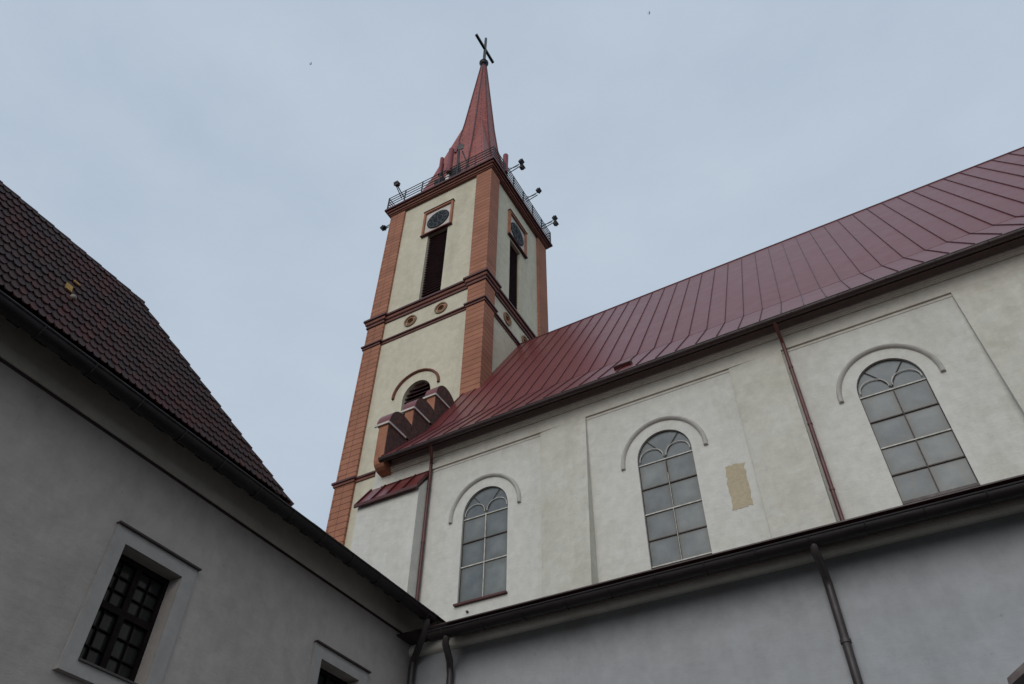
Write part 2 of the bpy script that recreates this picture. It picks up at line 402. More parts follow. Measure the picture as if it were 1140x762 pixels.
# windows
def church_window(c, sill, kind):
    yg = NY+0.06
    fr = MB(); out = arch(c, HW+0.02, sill-0.02, 9.27, 0.65, 28, 0.92); inn = arch(c, HW-0.012, sill, 9.27, 0.617, 28, 0.92)
    fr.plate(out, [inn], -0.012, 0.02, XZ(yg))
    root = fr.build('window', MT['bar_dark'], nave)
    root['label'] = {1: 'short arched window with its sill in view', 2: 'tall arched window in the middle of the nave wall', 3: 'tall arched window at the right of the nave wall'}[kind]
    zs = [9.235, 8.66, 8.10] if kind == 1 else [9.235, 8.67, 8.11, 7.56, 7.03]
    gl = MB().plate([(c-HW-.01, 9.235), (c+HW+.01, 9.235)]+arch(c, HW+0.01, sill, 9.27, 0.64, 28, 0.92)[2:], [], 0.0, 0.03, XZ(yg))
    rg = random.Random(kind); edge = {}
    for za, zb in zip(zs, zs[1:]+[sill-.01]):
        for xa, xb in ((c-HW-.01, c), (c, c+HW+.01)):
            q = [rg.uniform(0, .007) for _ in range(4)]
            G = 8; pv = []; pf = []
            for jj in range(G+1):
                for ii in range(G+1):
                    a_, b2 = ii/G, jj/G
                    yy = (q[0]*(1-a_)+q[1]*a_)*(1-b2)+(q[3]*(1-a_)+q[2]*a_)*b2
                    pv.append((xa+(xb-xa)*a_, yg+yy, zb+(za-zb)*b2))
                    e_ = min(min(a_, 1-a_)*1.0, min(b2*0.8, (1-b2)*1.4)); edge[len(gl.v)+len(pv)-1] = max(0, 1-e_/0.28)*rg.uniform(.6, 1)
            pf = [(jj*(G+1)+ii, jj*(G+1)+ii+1, (jj+1)*(G+1)+ii+1, (jj+1)*(G+1)+ii) for jj in range(G) for ii in range(G)]
            gl.add(pv, pf)
    gl.nomerge = True
    go_ = gl.build('glass', MT['church_glass'], root)
    at = go_.data.attributes.new('grime', 'FLOAT', 'POINT')
    at.data.foreach_set('value', [edge.get(i, 0.15) for i in range(len(go_.data.vertices))])
    for i, z in enumerate(zs):
        white = (i % 2 == 0 and i < 3) or (kind == 2 and i == 4)
        mt = MT['bar_white'] if white else MT['bar_dark']
        h = 0.011 if white else 0.010
        MB().box(c-HW+0.01, c+HW-0.01, yg-0.022, yg+0.002, z-h, z+h).build('glazing_bar', mt, root)
    lo = sill if kind == 1 else 7.03
    MB().box(c-0.009, c+0.009, yg-0.020, yg+0.002, lo, 9.3).build('mullion', MT['bar_white'] if kind == 1 else MT['bar_dark'], root)
    if kind == 2:
        MB().box(c+0.001, c+0.011, yg-0.026, yg-0.021, lo, 8.9).build('mullion', MT['bar_white'], root)
    # intersecting bars above the springing: dark Y and white small arches
    for sg in (-1, 1):
        pts = []
        for k in range(13):
            t = k/12; pts.append((c+sg*(0.0+0.33*t), yg-0.018, 9.27+0.50*t**0.8))
        MB().tube(pts, 0.008, 6).build('tracery_bar', MT['bar_dark'], root)
        pts = []
        for k in range(21):
            t = math.pi*k/20; pts.append((c+sg*(0.275-0.245*math.cos(t)), yg-0.028, 9.31+0.24*math.sin(t)**0.85))
        pts = pts[:]
        MB().tube(pts, 0.010, 6).build('tracery_arch', MT['bar_white'], root)
    if kind == 1:
        MB().box(c-HW-0.05, c+HW+0.03, NY-0.07, NY+0.1, 7.235, 7.275).build('sill', MT['flashing'], root)
    if kind == 3:
        MB().box(c-HW, c+HW, yg-0.07, yg-0.024, 6.98, 7.03).build('ledge_bar', MT['gutter'], root)
    return root
for i, (c, s) in enumerate(zip(WC, SILL)):
    church_window(c, s, i+1)
    # half-round hood mould above the window, ends cut square
    hb = MB(); n = 36; m_ = 7; vs = []; fs = []
    cx = c-0.01; R0 = 0.86
    for k in range(n+1):
        t = -0.06 + (math.pi+0.12)*k/n
        for j in range(m_):
            a = math.pi*j/(m_-1); rr = R0+0.046*math.cos(a); oo = 0.068*math.sin(a)
            vs.append((cx+rr*math.cos(t), NY-oo, 9.28+(rr*1.045)*math.sin(t)))
    for k in range(n):
        for j in range(m_-1): fs.append((k*m_+j, k*m_+j+1, (k+1)*m_+j+1, (k+1)*m_+j))
    hb.add(vs, fs, True); o_ = len(hb.v)-len(vs)
    hb.f += [tuple(o_+j for j in range(m_)), tuple(o_+n*m_+j for j in range(m_))]; hb.sm += [False]*2
    hb.build('hood_mould', MT['hood_plaster'], nave)
MB().box(-7.93, -7.89, NY-0.05, NY, 7.05, 7.08).build('vent_stub', MT['gutter'], nave)

# buttress with metal cap at the left end
bx0, bx1 = -10.88, -9.15
MB().prism_x([(11.7, GZ), (NY+.02, GZ), (NY+.02, 10.72), (11.7, 10.16)], bx0, bx1).build('buttress', MT['nave_plaster'], nave)
capm = MB().prism_x([(11.62, 10.13), (NY+.0, 10.86), (NY+.0, 10.90), (11.62, 10.17)], bx0-0.02, bx1+0.02)
sm_ = MB()
for k in range(5):
    x = bx0-0.02+(bx1-bx0+0.04)*k/4; d_ = Vector((0, .48, .73)).normalized(); nn = Vector((0, -.73, .48)).normalized()
    sm_.obox(Vector((x, 11.86, 10.535))+nn*0.02, Vector((1, 0, 0)), d_, nn, 0.010, 0.43, 0.02)
capb = capm.merge(sm_, MT['seam']).build('buttress_cap', MT['roof_metal'], nave)
MB().box(bx0-0.03, bx1+0.03, 11.58, 11.62, 10.10, 10.18).build('fascia', MT['flashing'], capb)

# nave roof
RF = [(11.56, 11.335), (13.17, 13.245), (17.4, 20.08)]
rp = RF + [(23.2, 11.35), (23.15, 11.30), (17.4, 19.98), (13.2, 13.17), (11.60, 11.29)]
roof = MB()
roof.prism_x(rp, -10.31, NX1)
sb = MB(); x = -10.29
random.seed(5)
k = 0
while x < NX1:
    for (y0, z0), (y1, z1) in zip(RF[:-1], RF[1:]):
        d_ = Vector((0, y1-y0, z1-z0)); L_ = d_.length; d_.normalize(); nn = Vector((0, -d_.z, d_.y))
        c_ = Vector((x, (y0+y1)/2, (z0+z1)/2))+nn*0.014
        sb.obox(c_, Vector((1, 0, 0)), d_, nn, 0.0055, L_/2, 0.012)
    x = -10.29 + 0.4425*(k+1)+random.uniform(-.006, .006); k += 1
# transverse lock joints
jb = MB(); random.seed(8)
for q in range(34):
    x = -10.29+0.4425*q
    for t0 in (0.0,):
        y0, z0 = RF[1]; d_ = Vector((0, RF[2][0]-RF[1][0], RF[2][1]-RF[1][1])); L_ = d_.length; d_.normalize(); nn = Vector((0, -d_.z, d_.y))
        for s_ in (0.003,):
            c_ = Vector((x+0.2212, y0, z0))+d_*s_+nn*0.001
            jb.obox(c_, Vector((1, 0, 0)), d_, nn, 0.212, 0.006, 0.0035)
roof_o = roof.merge(sb, MT['seam']).merge(jb, MT['roof_metal']).build('nave_roof', MT['roof_metal'], nave)
MB().tube([(-9.7, 17.4, 20.085), (NX1, 17.4, 20.085)], 0.028, 8).build('ridge_cap', MT['seam'], roof_o)
# small roof hatch / snow box
d_ = Vector((0, 1.61, 1.91)).normalized(); nn = Vector((0, -d_.z, d_.y))
MB().obox(Vector((-4.08, 12.02, 11.86))+nn*0.05, Vector((1, 0, 0)), d_, nn, 0.20, 0.10, 0.05).build('roof_hatch', MT['flashing'], roof_o)

# gutters: half-round trough with brackets
def gutter(y, z, r, x0, x1, name, parent, mat, lip=0.012, bracket=None):
    n = 10; vs = []; fs = []
    for xx in (x0, x1):
        for rr in (r, r*0.86):
            for j in range(n+1):
                a = math.pi+math.pi*j/n; vs.append((xx, y+rr*math.cos(a), z+rr*math.sin(a)))
    N = n+1
    for j in range(n):
        fs += [(j, j+1, 2*N+j+1, 2*N+j), (N+j, 3*N+j, 3*N+j+1, N+j+1), (j, N+j, N+j+1, j+1), (2*N+j, 2*N+j+1, 3*N+j+1, 3*N+j)]
    mb = MB().add(vs, fs, True)
    mb.tube([(x0, y-r, z+0.004), (x1, y-r, z+0.004)], lip, 8)
    if bracket:
        bb = MB(); x = x0+0.2
        while x < x1:
            for j in range(6):
                a0 = math.pi+math.pi*j/6; a1 = math.pi+math.pi*(j+1)/6; q = r*1.07
                bb.tube([(x, y+q*math.cos(a0), z+q*math.sin(a0)), (x, y+q*math.cos(a1), z+q*math.sin(a1))], 0.008, 5)
            x += bracket
        mb.merge(bb, mat)
    return mb.build(name, mat, parent)
gutter(11.55, 11.238, 0.075, -10.31, NX1, 'gutter', nave, MT['gutter'], 0.012, 0.885)
MB().prism_x([(11.62, 11.30), (11.66, 11.395), (11.97, 11.476), (11.97, 11.49), (11.66, 11.41), (11.60, 11.31)], -10.3, NX1).build('eaves_board', MT['gutter'], nave)
# nave downpipes
def pipe(name, pts, r, mat, parent, clips=()):
    o = MB().tube(pts, r, 14); cb = MB()
    for (x, y, z) in clips: cb.tube([(x, y, z-0.018), (x, y, z+0.018)], r*1.22, 14)
    return o.merge(cb, mat).build(name, mat, parent)
for x in (-9.12, -0.735):
    yb = 12.02 if x < -5 else 11.98
    pts = [(x, 11.55, 11.29), (x, 11.56, 11.20), (x, 11.62, 11.12), (x, 11.88, 10.98), (x, yb-0.02, 10.90), (x, yb, 10.80), (x, yb, 6.0)]
    if x < -5: pts = [(-8.85, 11.55, 11.29), (-8.86, 11.57, 11.23), (-8.89, 11.63, 11.17), (-9.05, 11.93, 11.07), (x, yb-.01, 11.02), (x, yb, 10.94), (x, yb, 6.0)]
    if x > -5: pts = [(x, 11.55, 11.29), (x, 11.56, 11.20), (x, 11.63, 11.13), (x, 11.86, 11.02), (x, yb-0.02, 10.94), (x, yb, 10.84), (x, yb, 6.0)]
    pipe('downpipe', pts, 0.037, MT['pipe_brown'], nave, [(x, yb, z) for z in (10.3, 8.9, 7.5)])
    MB().tube([(pts[0][0], 11.55, 11.27), (pts[0][0], 11.55, 11.22)], 0.05, 12, 0.042).build('gutter_outlet', MT['pipe_grey'], nave)

# stepped verge parapet at the left end of the roof
par = MB()
par.prism_x([(14.86, 11.12), (NY+.01, 11.12), (11.93, 11.13), (11.82, 11.15), (11.74, 11.20), (11.68, 11.27), (11.655, 11.36), (11.65, 11.45), (11.65, 12.44), (12.57, 12.44), (12.57, 13.61),
             (13.45, 13.61), (13.45, 14.78), (14.86, 14.78)], -10.60, -10.315)
paro = par.build('stepped_parapet', MT['terracotta'], nave)
MB().prism_x([(14.84, 11.6), (11.70, 11.36), (11.66, 11.4), (11.66, 12.43), (12.58, 12.43), (12.58, 13.60), (13.46, 13.60), (13.46, 14.77), (14.84, 14.77)],
             -10.312, -10.297).build('side_cladding', MT['mottled'], paro)
for y0, z0 in ((11.63, 12.44), (12.55, 13.61), (13.43, 14.78)):
    L_ = 1.16
    poly = [(y0+0.02, z0+0.055)]
    for k in range(15):
        t = math.pi*(1-k/14)
        rx = 0.46 if math.cos(t) < 0 else (0.92 if z0 < 14 else 0.60)
        poly.append((y0+0.02+0.46+rx*math.cos(t), z0+0.055+0.58*max(0, math.sin(t))))
    cp = MB().prism_x(poly[1:], -10.70, -10.29, True).build('barrel_cap', MT['roof_metal'], paro)
    MB().prism_x([(y+0.0, z) for y, z in poly[1:]], -10.289, -10.283).build('cap_end', MT['mottled'], cp)
    MB().box(-10.72, -10.27, y0-0.035, y0+0.0, z0-0.01, z0+0.05).box(-10.3, -10.26, y0+.001, y0+0.72, z0-0.01, z0+0.05).build('white_trim', MT['white_trim'], paro)

# aisle
AY = 7.95
MB().box(-6.0, NX1, AY, AY+0.4, GZ, 4.35).build('aisle_wall', MT['aisle_plaster'], nave)
moulding([(0.0, 4.20), (0.05, 4.203), (0.075, 4.212), (0.092, 4.23), (0.10, 4.255), (0.098, 4.28), (0.088, 4.305), (0.07, 4.325), (0.065, 4.345)], AY, -6.0, NX1,
         'aisle_cornice', MT['aisle_trim'], nave)
MB().box(-6.0, NX1, 7.56, AY+.01, 4.345, 4.36).build('soffit_board', MT['gutter'], nave)
MB().prism_x([(7.46, 4.228), (NY, 6.10), (NY, 6.05), (7.62, 4.27), (7.60, 4.24), (7.48, 4.20)], -5.3, NX1).build('aisle_roof', MT['flashing'], nave)
gutter(7.50, 4.205, 0.082, -5.42, NX1, 'aisle_gutter', nave, MT['house_gutter'], 0.012, 0.55)
for x, xo in ((-5.356, -5.19), (-0.81, -0.80)):
    yb = 7.88
    pts = [(xo, 7.495, 4.20), (xo, 7.50, 4.13), (xo+(x-xo)*.2, 7.54, 4.07), (xo+(x-xo)*.8, 7.80, 3.98), (x, yb-.02, 3.93), (x, yb, 3.85), (x, yb, GZ+0.15)]
    pipe('aisle_downpipe', pts, 0.043, MT['pipe_grey'], nave, [(x, yb, z) for z in (3.3, 1.8, 0.3)])

# door hood on the aisle wall, low right
dh = MB().prism_y([(0.36, 2.66), (1.66, 3.42), (2.96, 2.66), (2.96, 2.60), (1.66, 3.34), (0.36, 2.60)], AY-0.28, AY+.01)
dho = dh.build('door_hood', MT['gutter'], nave)
for bx_ in (0.75, 2.47): MB().box(bx_, bx_+.1, AY-0.2, AY+.01, 2.4, 2.85).build('hood_bracket', MT['wood_dark'], dho)
MB().plate(arch(1.66, 0.62, GZ, 1.3, 0.62), [arch(1.66, 0.5, GZ+.001, 1.3, 0.5)], -0.03, 0.05, XZ(AY)).build('door_frame', MT['surround'], nave)
MB().plate(arch(1.66, 0.5, GZ, 1.3, 0.5), [], -0.012, 0.05, XZ(AY)).build('door', MT['wood_dark'], nave)

# ================================================================== TOWER
TX0, TX1, TY0, TY1 = -14.87, -9.69, 14.8, 19.70
PW = 0.73
tower = thing('church_tower', 'tall square church tower with cream walls, terracotta corner strips, clocks and a red spire', 'church tower', ((TX0+TX1)/2, (TY0+TY1)/2, GZ))
ZT = 28.32
rc = 0.09
lx0, lx1, lz0, lz1 = -12.68, -11.71, 21.46, 25.66
hf = [rect(lx0, lx1, lz0, lz1), arch(-12.2, 0.55, 14.6, 16.72, 0.62)] + [circ(c, 20.6, 0.15) for c in (-12.91, -11.58)]
MB().plate(rect(TX0+PW-.02, TX1-PW+.02, GZ, ZT), hf, 0, 0.5, XZ(TY0+rc)).build('front_wall', MT['cream'], tower)
hs = [rect(16.6, 17.45, 21.5, 25.5)] + [circ(c, 20.6, 0.15) for c in (16.5, 17.85)]
MB().plate(rect(TY0+PW-.05, TY1-PW+.02, GZ, ZT), hs, -0.5, 0, YZ(TX1-rc)).build('side_wall', MT['cream'], tower)
MB().box(TX0+rc, TX0+0.6, TY0+PW-.02, TY1-PW+.02, GZ, ZT).box(TX0+PW-.02, TX1-PW+.02, TY1-0.6, TY1-rc, GZ, ZT).build('rear_wall', MT['cream'], tower)
for x0, x1 in ((TX0, TX0+PW+.03), (TX1-PW, TX1)):
    for y0, y1 in ((TY0, TY0+PW-.06), (TY1-PW-.05, TY1)):
        cs_ = MB().box(x0, x1, y0, y1, GZ, ZT)
        if x0 == TX0 and y0 == TY0: cs_.merge(MB().box(x0+.365, x0+.375, y0-.002, y0+.01, GZ+1, ZT-.1), MT['flashing'])
        cs_.build('corner_strip', MT['cladding'], tower)
MB().box(TX0+0.75, TX1-0.75, TY0+0.75, TY1-0.75, 13, 28.2).build('belfry_core', MT['room'], tower)
# horizontal bands that step out round the corner strips
def ring(mb, z0, z1, o):
    x0, x1, y0, y1 = TX0, TX1, TY0, TY1; q = PW
    for a0, a1 in ((x0-o, x0+q+o), (x1-q-o, x1+o)):
        for b0, b1 in ((y0-o, y0+q+o), (y1-q-o, y1+o)): mb.box(a0, a1, b0, b1, z0, z1)
    mb.box(x0+q+o, x1-q-o, y0+rc-o, y0+rc+0.1, z0, z1); mb.box(x0+q+o, x1-q-o, y1-rc-0.1, y1-rc+o, z0, z1)
    mb.box(x0+rc-o, x0+rc+0.1, y0+q+o, y1-q-o, z0, z1); mb.box(x1-rc-0.1, x1-rc+o, y0+q+o, y1-q-o, z0, z1)
def band(layers, top):
    mb = MB()
    for z0, z1, o in layers: ring(mb, z0, z1, o)
    o = mb.build('string_course', MT['band'], tower)
    f = MB()
    for z0, z1, oo in top: ring(f, z0, z1, oo)
    f.build('flashing', MT['flashing'], o)
band([(21.10, 21.19, 0.04), (21.22, 21.36, 0.09)], [(21.05, 21.10, 0.05), (21.19, 21.22, 0.07), (21.36, 21.45, 0.15)])
band([(19.95, 20.03, 0.03)], [(20.03, 20.09, 0.08), (19.92, 19.95, 0.04)])
band([(13.90, 13.99, 0.045)], [(13.99, 14.06, 0.09)])
# main cornice
cb = MB()
for z0, z1, o in ((28.30, 28.37, 0.045), (28.37, 28.47, 0.095), (28.50, 28.60, 0.16)): cb.box(TX0-o, TX1+o, TY0-o, TY1+o, z0, z1)
co = cb.build('tower_cornice', MT['band'], tower)
MB().box(TX0-.125, TX1+.125, TY0-.125, TY1+.125, 28.47, 28.50).box(TX0-.24, TX1+.24, TY0-.24, TY1+.24, 28.60, 28.71).build('flashing', MT['flashing'], co)
# louvers
def louvers(u0, u1, z0, z1, face):
    mb = MB(); z = z0+0.05
    while z < z1:
        if face == 'y': mb.add([(u0, TY0+.20, z), (u1, TY0+.20, z), (u1, TY0+.42, z+.13), (u0, TY0+.42, z+.13), (u0, TY0+.20, z+.02), (u1, TY0+.20, z+.02), (u1, TY0+.42, z+.15), (u0, TY0+.42, z+.15)],
                          [(0, 3, 2, 1), (4, 5, 6, 7), (0, 1, 5, 4), (2, 3, 7, 6), (0, 4, 7, 3), (1, 2, 6, 5)])
        else: mb.add([(TX1-.20, u0, z), (TX1-.20, u1, z), (TX1-.42, u1, z+.13), (TX1-.42, u0, z+.13), (TX1-.20, u0, z+.02), (TX1-.20, u1, z+.02), (TX1-.42, u1, z+.15), (TX1-.42, u0, z+.15)],
                     [(0, 3, 2, 1), (4, 5, 6, 7), (0, 1, 5, 4), (2, 3, 7, 6), (0, 4, 7, 3), (1, 2, 6, 5)])
        z += 0.155
    bk = (lambda a, b_, c, d: mb.box(a, b_, TY0+.44, TY0+.5, c, d)) if face == 'y' else (lambda a, b_, c, d: mb.box(TX1-.5, TX1-.44, a, b_, c, d))
    bk(u0, u1, z0, z1)
    mb.build('louver', MT['louver'], tower)
louvers(lx0, lx1, lz0, lz1, 'y'); louvers(16.6, 17.45, 21.5, 25.5, 'x'); louvers(-12.75, -11.65, 14.6, 17.3, 'y')
# oculi
for c in (-12.91, -11.58):
    o = MB().plate(circ(c, 20.6, 0.27, 32), [circ(c, 20.6, 0.215, 32)], -0.05, 0.02, XZ(TY0+rc)).build('oculus', MT['ring_tan'], tower)
    MB().plate(circ(c, 20.6, 0.18, 32), [circ(c, 20.6, 0.13, 32)], -0.03, 0.02, XZ(TY0+rc)).build('inner_ring', MT['terracotta'], o)
    MB().plate(circ(c, 20.6, 0.16), [], 0.2, 0.25, XZ(TY0+rc)).build('dark_pane', MT['room'], o)
for c in (16.5, 17.85):
    o = MB().plate(circ(c, 20.6, 0.27, 32), [circ(c, 20.6, 0.215, 32)], -0.02, 0.05, YZ(TX1-rc)).build('oculus', MT['ring_tan'], tower)
    MB().plate(circ(c, 20.6, 0.18, 32), [circ(c, 20.6, 0.13, 32)], -0.02, 0.03, YZ(TX1-rc)).build('inner_ring', MT['terracotta'], o)
    MB().plate(circ(c, 20.6, 0.16), [], -0.25, -0.2, YZ(TX1-rc)).build('dark_pane', MT['room'], o)
# arched opening hood
hb = MB(); n = 30; vs = []; fs = []; m_ = 6
for k in range(n+1):
    t = math.pi*k/n*1.02-.03
    for j in range(m_):
        a = math.pi*j/(m_-1); rr = 0.90+0.05*math.cos(a)
        vs.append((-12.24+rr*math.cos(t), TY0+rc-0.09*math.sin(a), 16.92+rr*0.93*math.sin(t)))
for k in range(n):
    for j in range(m_-1): fs.append((k*m_+j, k*m_+j+1, (k+1)*m_+j+1, (k+1)*m_+j))
hb.add(vs, fs, True).build('hood_mould', MT['band'], tower)
# clocks
def clock(face):
    if face == 'y': fn = lambda d: XZ(TY0+rc-d); cu, u0, u1 = -12.245, -12.97, -11.52; sgn = -1
    else: fn = None; cu, u0, u1 = 17.13, 16.40, 17.87; sgn = 1
    z0, z1 = 25.64, 27.27; cz = 26.44
    def P(outer, holes, a, b_):
        if face == 'y': return MB().plate(outer, holes, -b_, -a, XZ(TY0+rc))
        return MB().plate(outer, holes, a, b_, YZ(TX1-rc))
    fr = P(rect(u0, u1, z0, z1), [rect(u0+.09, u1-.09, z0+.09, z1-.09)], 0.0, 0.10)
    o = fr.build('clock', MT['terracotta'], tower)
    P(rect(u0-.03, u1+.03, z1-.0, z1+.035), [], 0, 0.13).build('top_ledge', MT['flashing'], o)
    P(rect(u0-.03, u1+.03, z0-.035, z0), [], 0, 0.13).build('bottom_ledge', MT['flashing'], o)
    P(rect(u0+.08, u1-.08, z0+.08, z1-.08), [], -.02, 0.02).build('panel', MT['white_trim'], o)
    P(circ(cu, cz, 0.54, 48), [], 0.02, 0.05).build('dial', MT['dial'], o)
    mk = P(circ(cu, cz, 0.47, 48), [circ(cu, cz, 0.455, 48)], 0.05, 0.055)
    for h in range(12):
        a = math.pi*2*h/12; ca, sa = math.cos(a), math.sin(a); w_ = 0.012
        for off_ in ((-.022, .022) if h % 3 else (-.03, 0, .03)):
            q = [(cu+ca*r_-sa*(off_+s_), cz+sa*r_+ca*(off_+s_)) for r_, s_ in ((.31, -w_/2), (.44, -w_/2), (.44, w_/2), (.31, w_/2))]
            t_ = P(q, [], 0.05, 0.057); o_ = len(mk.v); mk.v += t_.v; mk.f += [tuple(i+o_ for i in f) for f in t_.f]; mk.sm += t_.sm
    t_ = P(circ(cu, cz, 0.26, 40), [circ(cu, cz, 0.245, 40)], 0.05, 0.055); o_ = len(mk.v); mk.v += t_.v; mk.f += [tuple(i+o_ for i in f) for f in t_.f]; mk.sm += t_.sm
    mk.build('numerals', MT['dial_grey'], o)
    for ang, ln, wd, dd in ((90, .43, .02, .075), (-75 if face == 'y' else 255, .28, .03, .066)):
        a = R(ang); ca, sa = math.cos(a), math.sin(a)
        q = [(cu+ca*r_-sa*s_, cz+sa*r_+ca*s_) for r_, s_ in ((-.08, -wd), (ln*.8, -wd), (ln, 0), (ln*.8, wd), (-.08, wd))]
        P(q, [], dd-.006, dd).build('clock_hand', MT['black'], o)
clock('y'); clock('x')

# spire: octagonal needle rising out of a square broach
CX, CY = (TX0+TX1)/2, (TY0+TY1)/2
sp = MB()
lev = [(28.7, 2.52), (30.2, 1.98), (32.0, 1.60), (34.5, 1.17), (37.2, 0.86), (41, 0.52), (44.95, 0.17)]
vs = []; fs = []
for z, r_ in lev:
    for j in range(8):
        t = 2*math.pi*j/8+math.pi/8; vs.append((CX+r_*math.cos(t), CY+r_*math.sin(t), z))
for i in range(len(lev)-1):
    for j in range(8): fs.append((i*8+j, i*8+(j+1) % 8, (i+1)*8+(j+1) % 8, (i+1)*8+j))
fs.append(tuple(range(48, 56)))
sp.add(vs, fs)
spo = sp.build('spire', MT['spire_sheet'], tower)
hips = MB()
for j in range(8):
    t = 2*math.pi*j/8+math.pi/8
    hips.tube([(CX+(r_+.01)*math.cos(t), CY+(r_+.01)*math.sin(t), z) for z, r_ in lev], 0.035, 6)
hips.build('hip_roll', MT['flashing'], spo)
br = MB(); blev = [(28.7, 2.30), (30.2, 1.80), (32.0, 1.44), (34.5, 1.04), (37.3, 0.585)]
vs = []; fs = []
for z, h_ in blev:
    for sx_, sy_ in ((-1, -1), (1, -1), (1, 1), (-1, 1)): vs.append((CX+h_*sx_, CY+h_*sy_, z))
for i in range(len(blev)-1):
    for j in range(4): fs.append((i*4+j, i*4+(j+1) % 4, (i+1)*4+(j+1) % 4, (i+1)*4+j))
fs.append((16, 17, 18, 19))
br.add(vs, fs).build('broach', MT['spire_sheet'], spo)
fin = MB().tube([(CX, CY, 44.85), (CX, CY, 45.3)], 0.16, 12, 0.11).sphere((CX, CY, 45.5), 0.25, 16, 10, 0.9).tube([(CX, CY, 45.48), (CX, CY, 45.52)], 0.28, 16).build('finial_ball', MT['black'], spo)
MB().tube([(CX, CY, 45.6), (CX, CY, 49.05)], 0.10, 6, 0.08).box(CX-.075, CX+.075, CY-1.08, CY+1.0, 47.38, 47.54).build('cross', MT['cross'], spo)

# railing round the cornice
rl = MB(); o = 0.17
cs = [(TX0-o, TY0-o), (TX1+o, TY0-o), (TX1+o, TY1+o), (TX0-o, TY1+o)]
for i in range(4):
    a, b_ = cs[i], cs[(i+1) % 4]
    for z in (29.02, 29.22, 29.42, 29.62): rl.tube([(*a, z), (*b_, z)], 0.021, 6)
    for k in range(6):
        t = k/6; rl.tube([(a[0]+(b_[0]-a[0])*t, a[1]+(b_[1]-a[1])*t, 28.7), (a[0]+(b_[0]-a[0])*t, a[1]+(b_[1]-a[1])*t, 29.64)], 0.03, 6)
rl.build('railing', MT['black'], tower)

# ================================================================== FLOODLIGHTS on the tower
def floodlight(name, heads):
    root = bpy.data.objects.new(name, None); COL.objects.link(root)
    root.location = V(0, 0, 0)
    am = MB()
    am.tube([(0, -.06, 0), (.56, -.05, .10)], 0.022, 6).tube([(0, .06, -.02), (.56, .04, .06)], 0.022, 6)
    am.tube([(0, 0, .28), (.24, 0, .11), (.5, 0, .09)], 0.012, 6)
    am.build('arm', MT['black'], root)
    for k in range(heads):
        ax = Vector((.75, .0, -.66)).normalized() if k == 0 else Vector((.55, .0, .83)).normalized()
        ay = Vector((0, 1, 0)); az_ = ax.cross(ay)
        c_ = Vector((.64, -.04, .24)) if k == 0 else Vector((.62, .09, -.04))
        MB().obox(c_, ax, ay, az_, .06, .09, .08).obox(c_+ax*.07, ax, ay, az_, .015, .11, .095).build('lamp_head', MT['black'], root)
    return root
specs = [((-9.47, 15.82, 29.25), 0, 2, 'first floodlight on the right rail, nearest the tower corner'),
         ((-9.47, 17.42, 29.13), 0, 1, 'single-headed floodlight in the middle of the right rail'),
         ((-9.47, 18.98, 28.95), 0, 2, 'double floodlight at the far end of the right rail'),
         ((-14.20, 14.60, 29.05), -90, 2, 'raised floodlight on the left end of the front rail'),
         ((-15.08, 15.36, 28.72), 180, 2, 'floodlight hanging out below the left corner of the tower cornice')]
protos = {}
for loc, rz, nh, lab in specs:
    if nh not in protos: protos[nh] = floodlight('floodlight', nh); f_ = protos[nh]
    else: f_ = copy_tree(protos[nh])
    f_.location = V(*loc); f_.rotation_euler = (0, 0, R(rz))
    if rz == -90: f_.rotation_euler = (R(0), R(-22), R(-90))
    if rz == 180: f_.rotation_euler = (0, R(12), R(180))
    tag(f_, lab, 'floodlight', 'floodlights round the tower railing')
# NB mesh vertices of floodlights are relative to V(0,0,0)

# antennas, dish and box on the tower platform
def antenna(x, y, z0, z1, r, lab):
    root = thing('antenna', lab, 'antenna', (x, y, z0), 'red tube antennas on the tower')
    MB().tube([(x, y, z0), (x, y, z1)], r, 12).sphere((x, y, z1), r, 12, 6, .5).build('tube', MT['red_tube'], root)
    MB().tube([(x+.02, y+.14, 28.7), (x+.02, y+.14, z1-.25)], 0.022, 6).box(x-.03, x+.05, y, y+.15, z0+.3, z0+.36).build('mounting_pole', MT['black'], root)
antenna(-12.33, 14.68, 29.60, 30.95, 0.09, 'left one of two red tube antennas behind the front railing')
antenna(-11.86, 14.70, 29.45, 31.35, 0.125, 'thicker red tube antenna behind the front railing beside the mast')
antenna(-9.58, 15.72, 29.1, 30.5, 0.12, 'red tube antenna standing above the right railing')
ms = thing('antenna_mast', 'dark antenna mast with a round dish behind the front railing', 'antenna mast', (-11.45, 14.78, 28.71))
MB().tube([(-11.45, 14.78, 28.7), (-11.52, 14.78, 31.75)], 0.06, 8).tube([(-11.25, 14.8, 28.72), (-11.5, 14.78, 30.6)], 0.05, 6).tube([(-10.75, 14.9, 28.72), (-11.3, 14.78, 30.9)], 0.03, 6).build('mast', MT['black'], ms)
MB().tube([(-11.62, 14.70, 30.9), (-11.5, 14.74, 31.8)], 0.05, 8).build('red_panel', MT['red_tube'], ms)
MB().tube([(-11.28, 14.60, 31.02), (-11.30, 14.70, 31.04)], 0.17, 16, 0.10).build('dish', MT['black'], ms)
eb = thing('equipment_box', 'small dark equipment cabinet on the tower ledge under the antennas', 'cabinet', (-12.1, 14.76, 28.71))
MB().box(-12.62, -12.16, 14.72, 14.92, 28.72, 29.42).build('cabinet', MT['black'], eb)
MB().box(-11.74, -11.5, 14.74, 14.9, 28.72, 29.75).build('cabinet_body', MT['black'], eb)
wb = MB().box(-12.02, -11.86, 14.72, 14.8, 28.72, 29.35).build('sky_gap_box', metal('white box', (.75, .75, .75), .5), None)  # made-up box, its white stands in for sky showing through the antennas
tag(wb, 'made-up small white box standing in for bright sky between the dark cabinets', 'box')

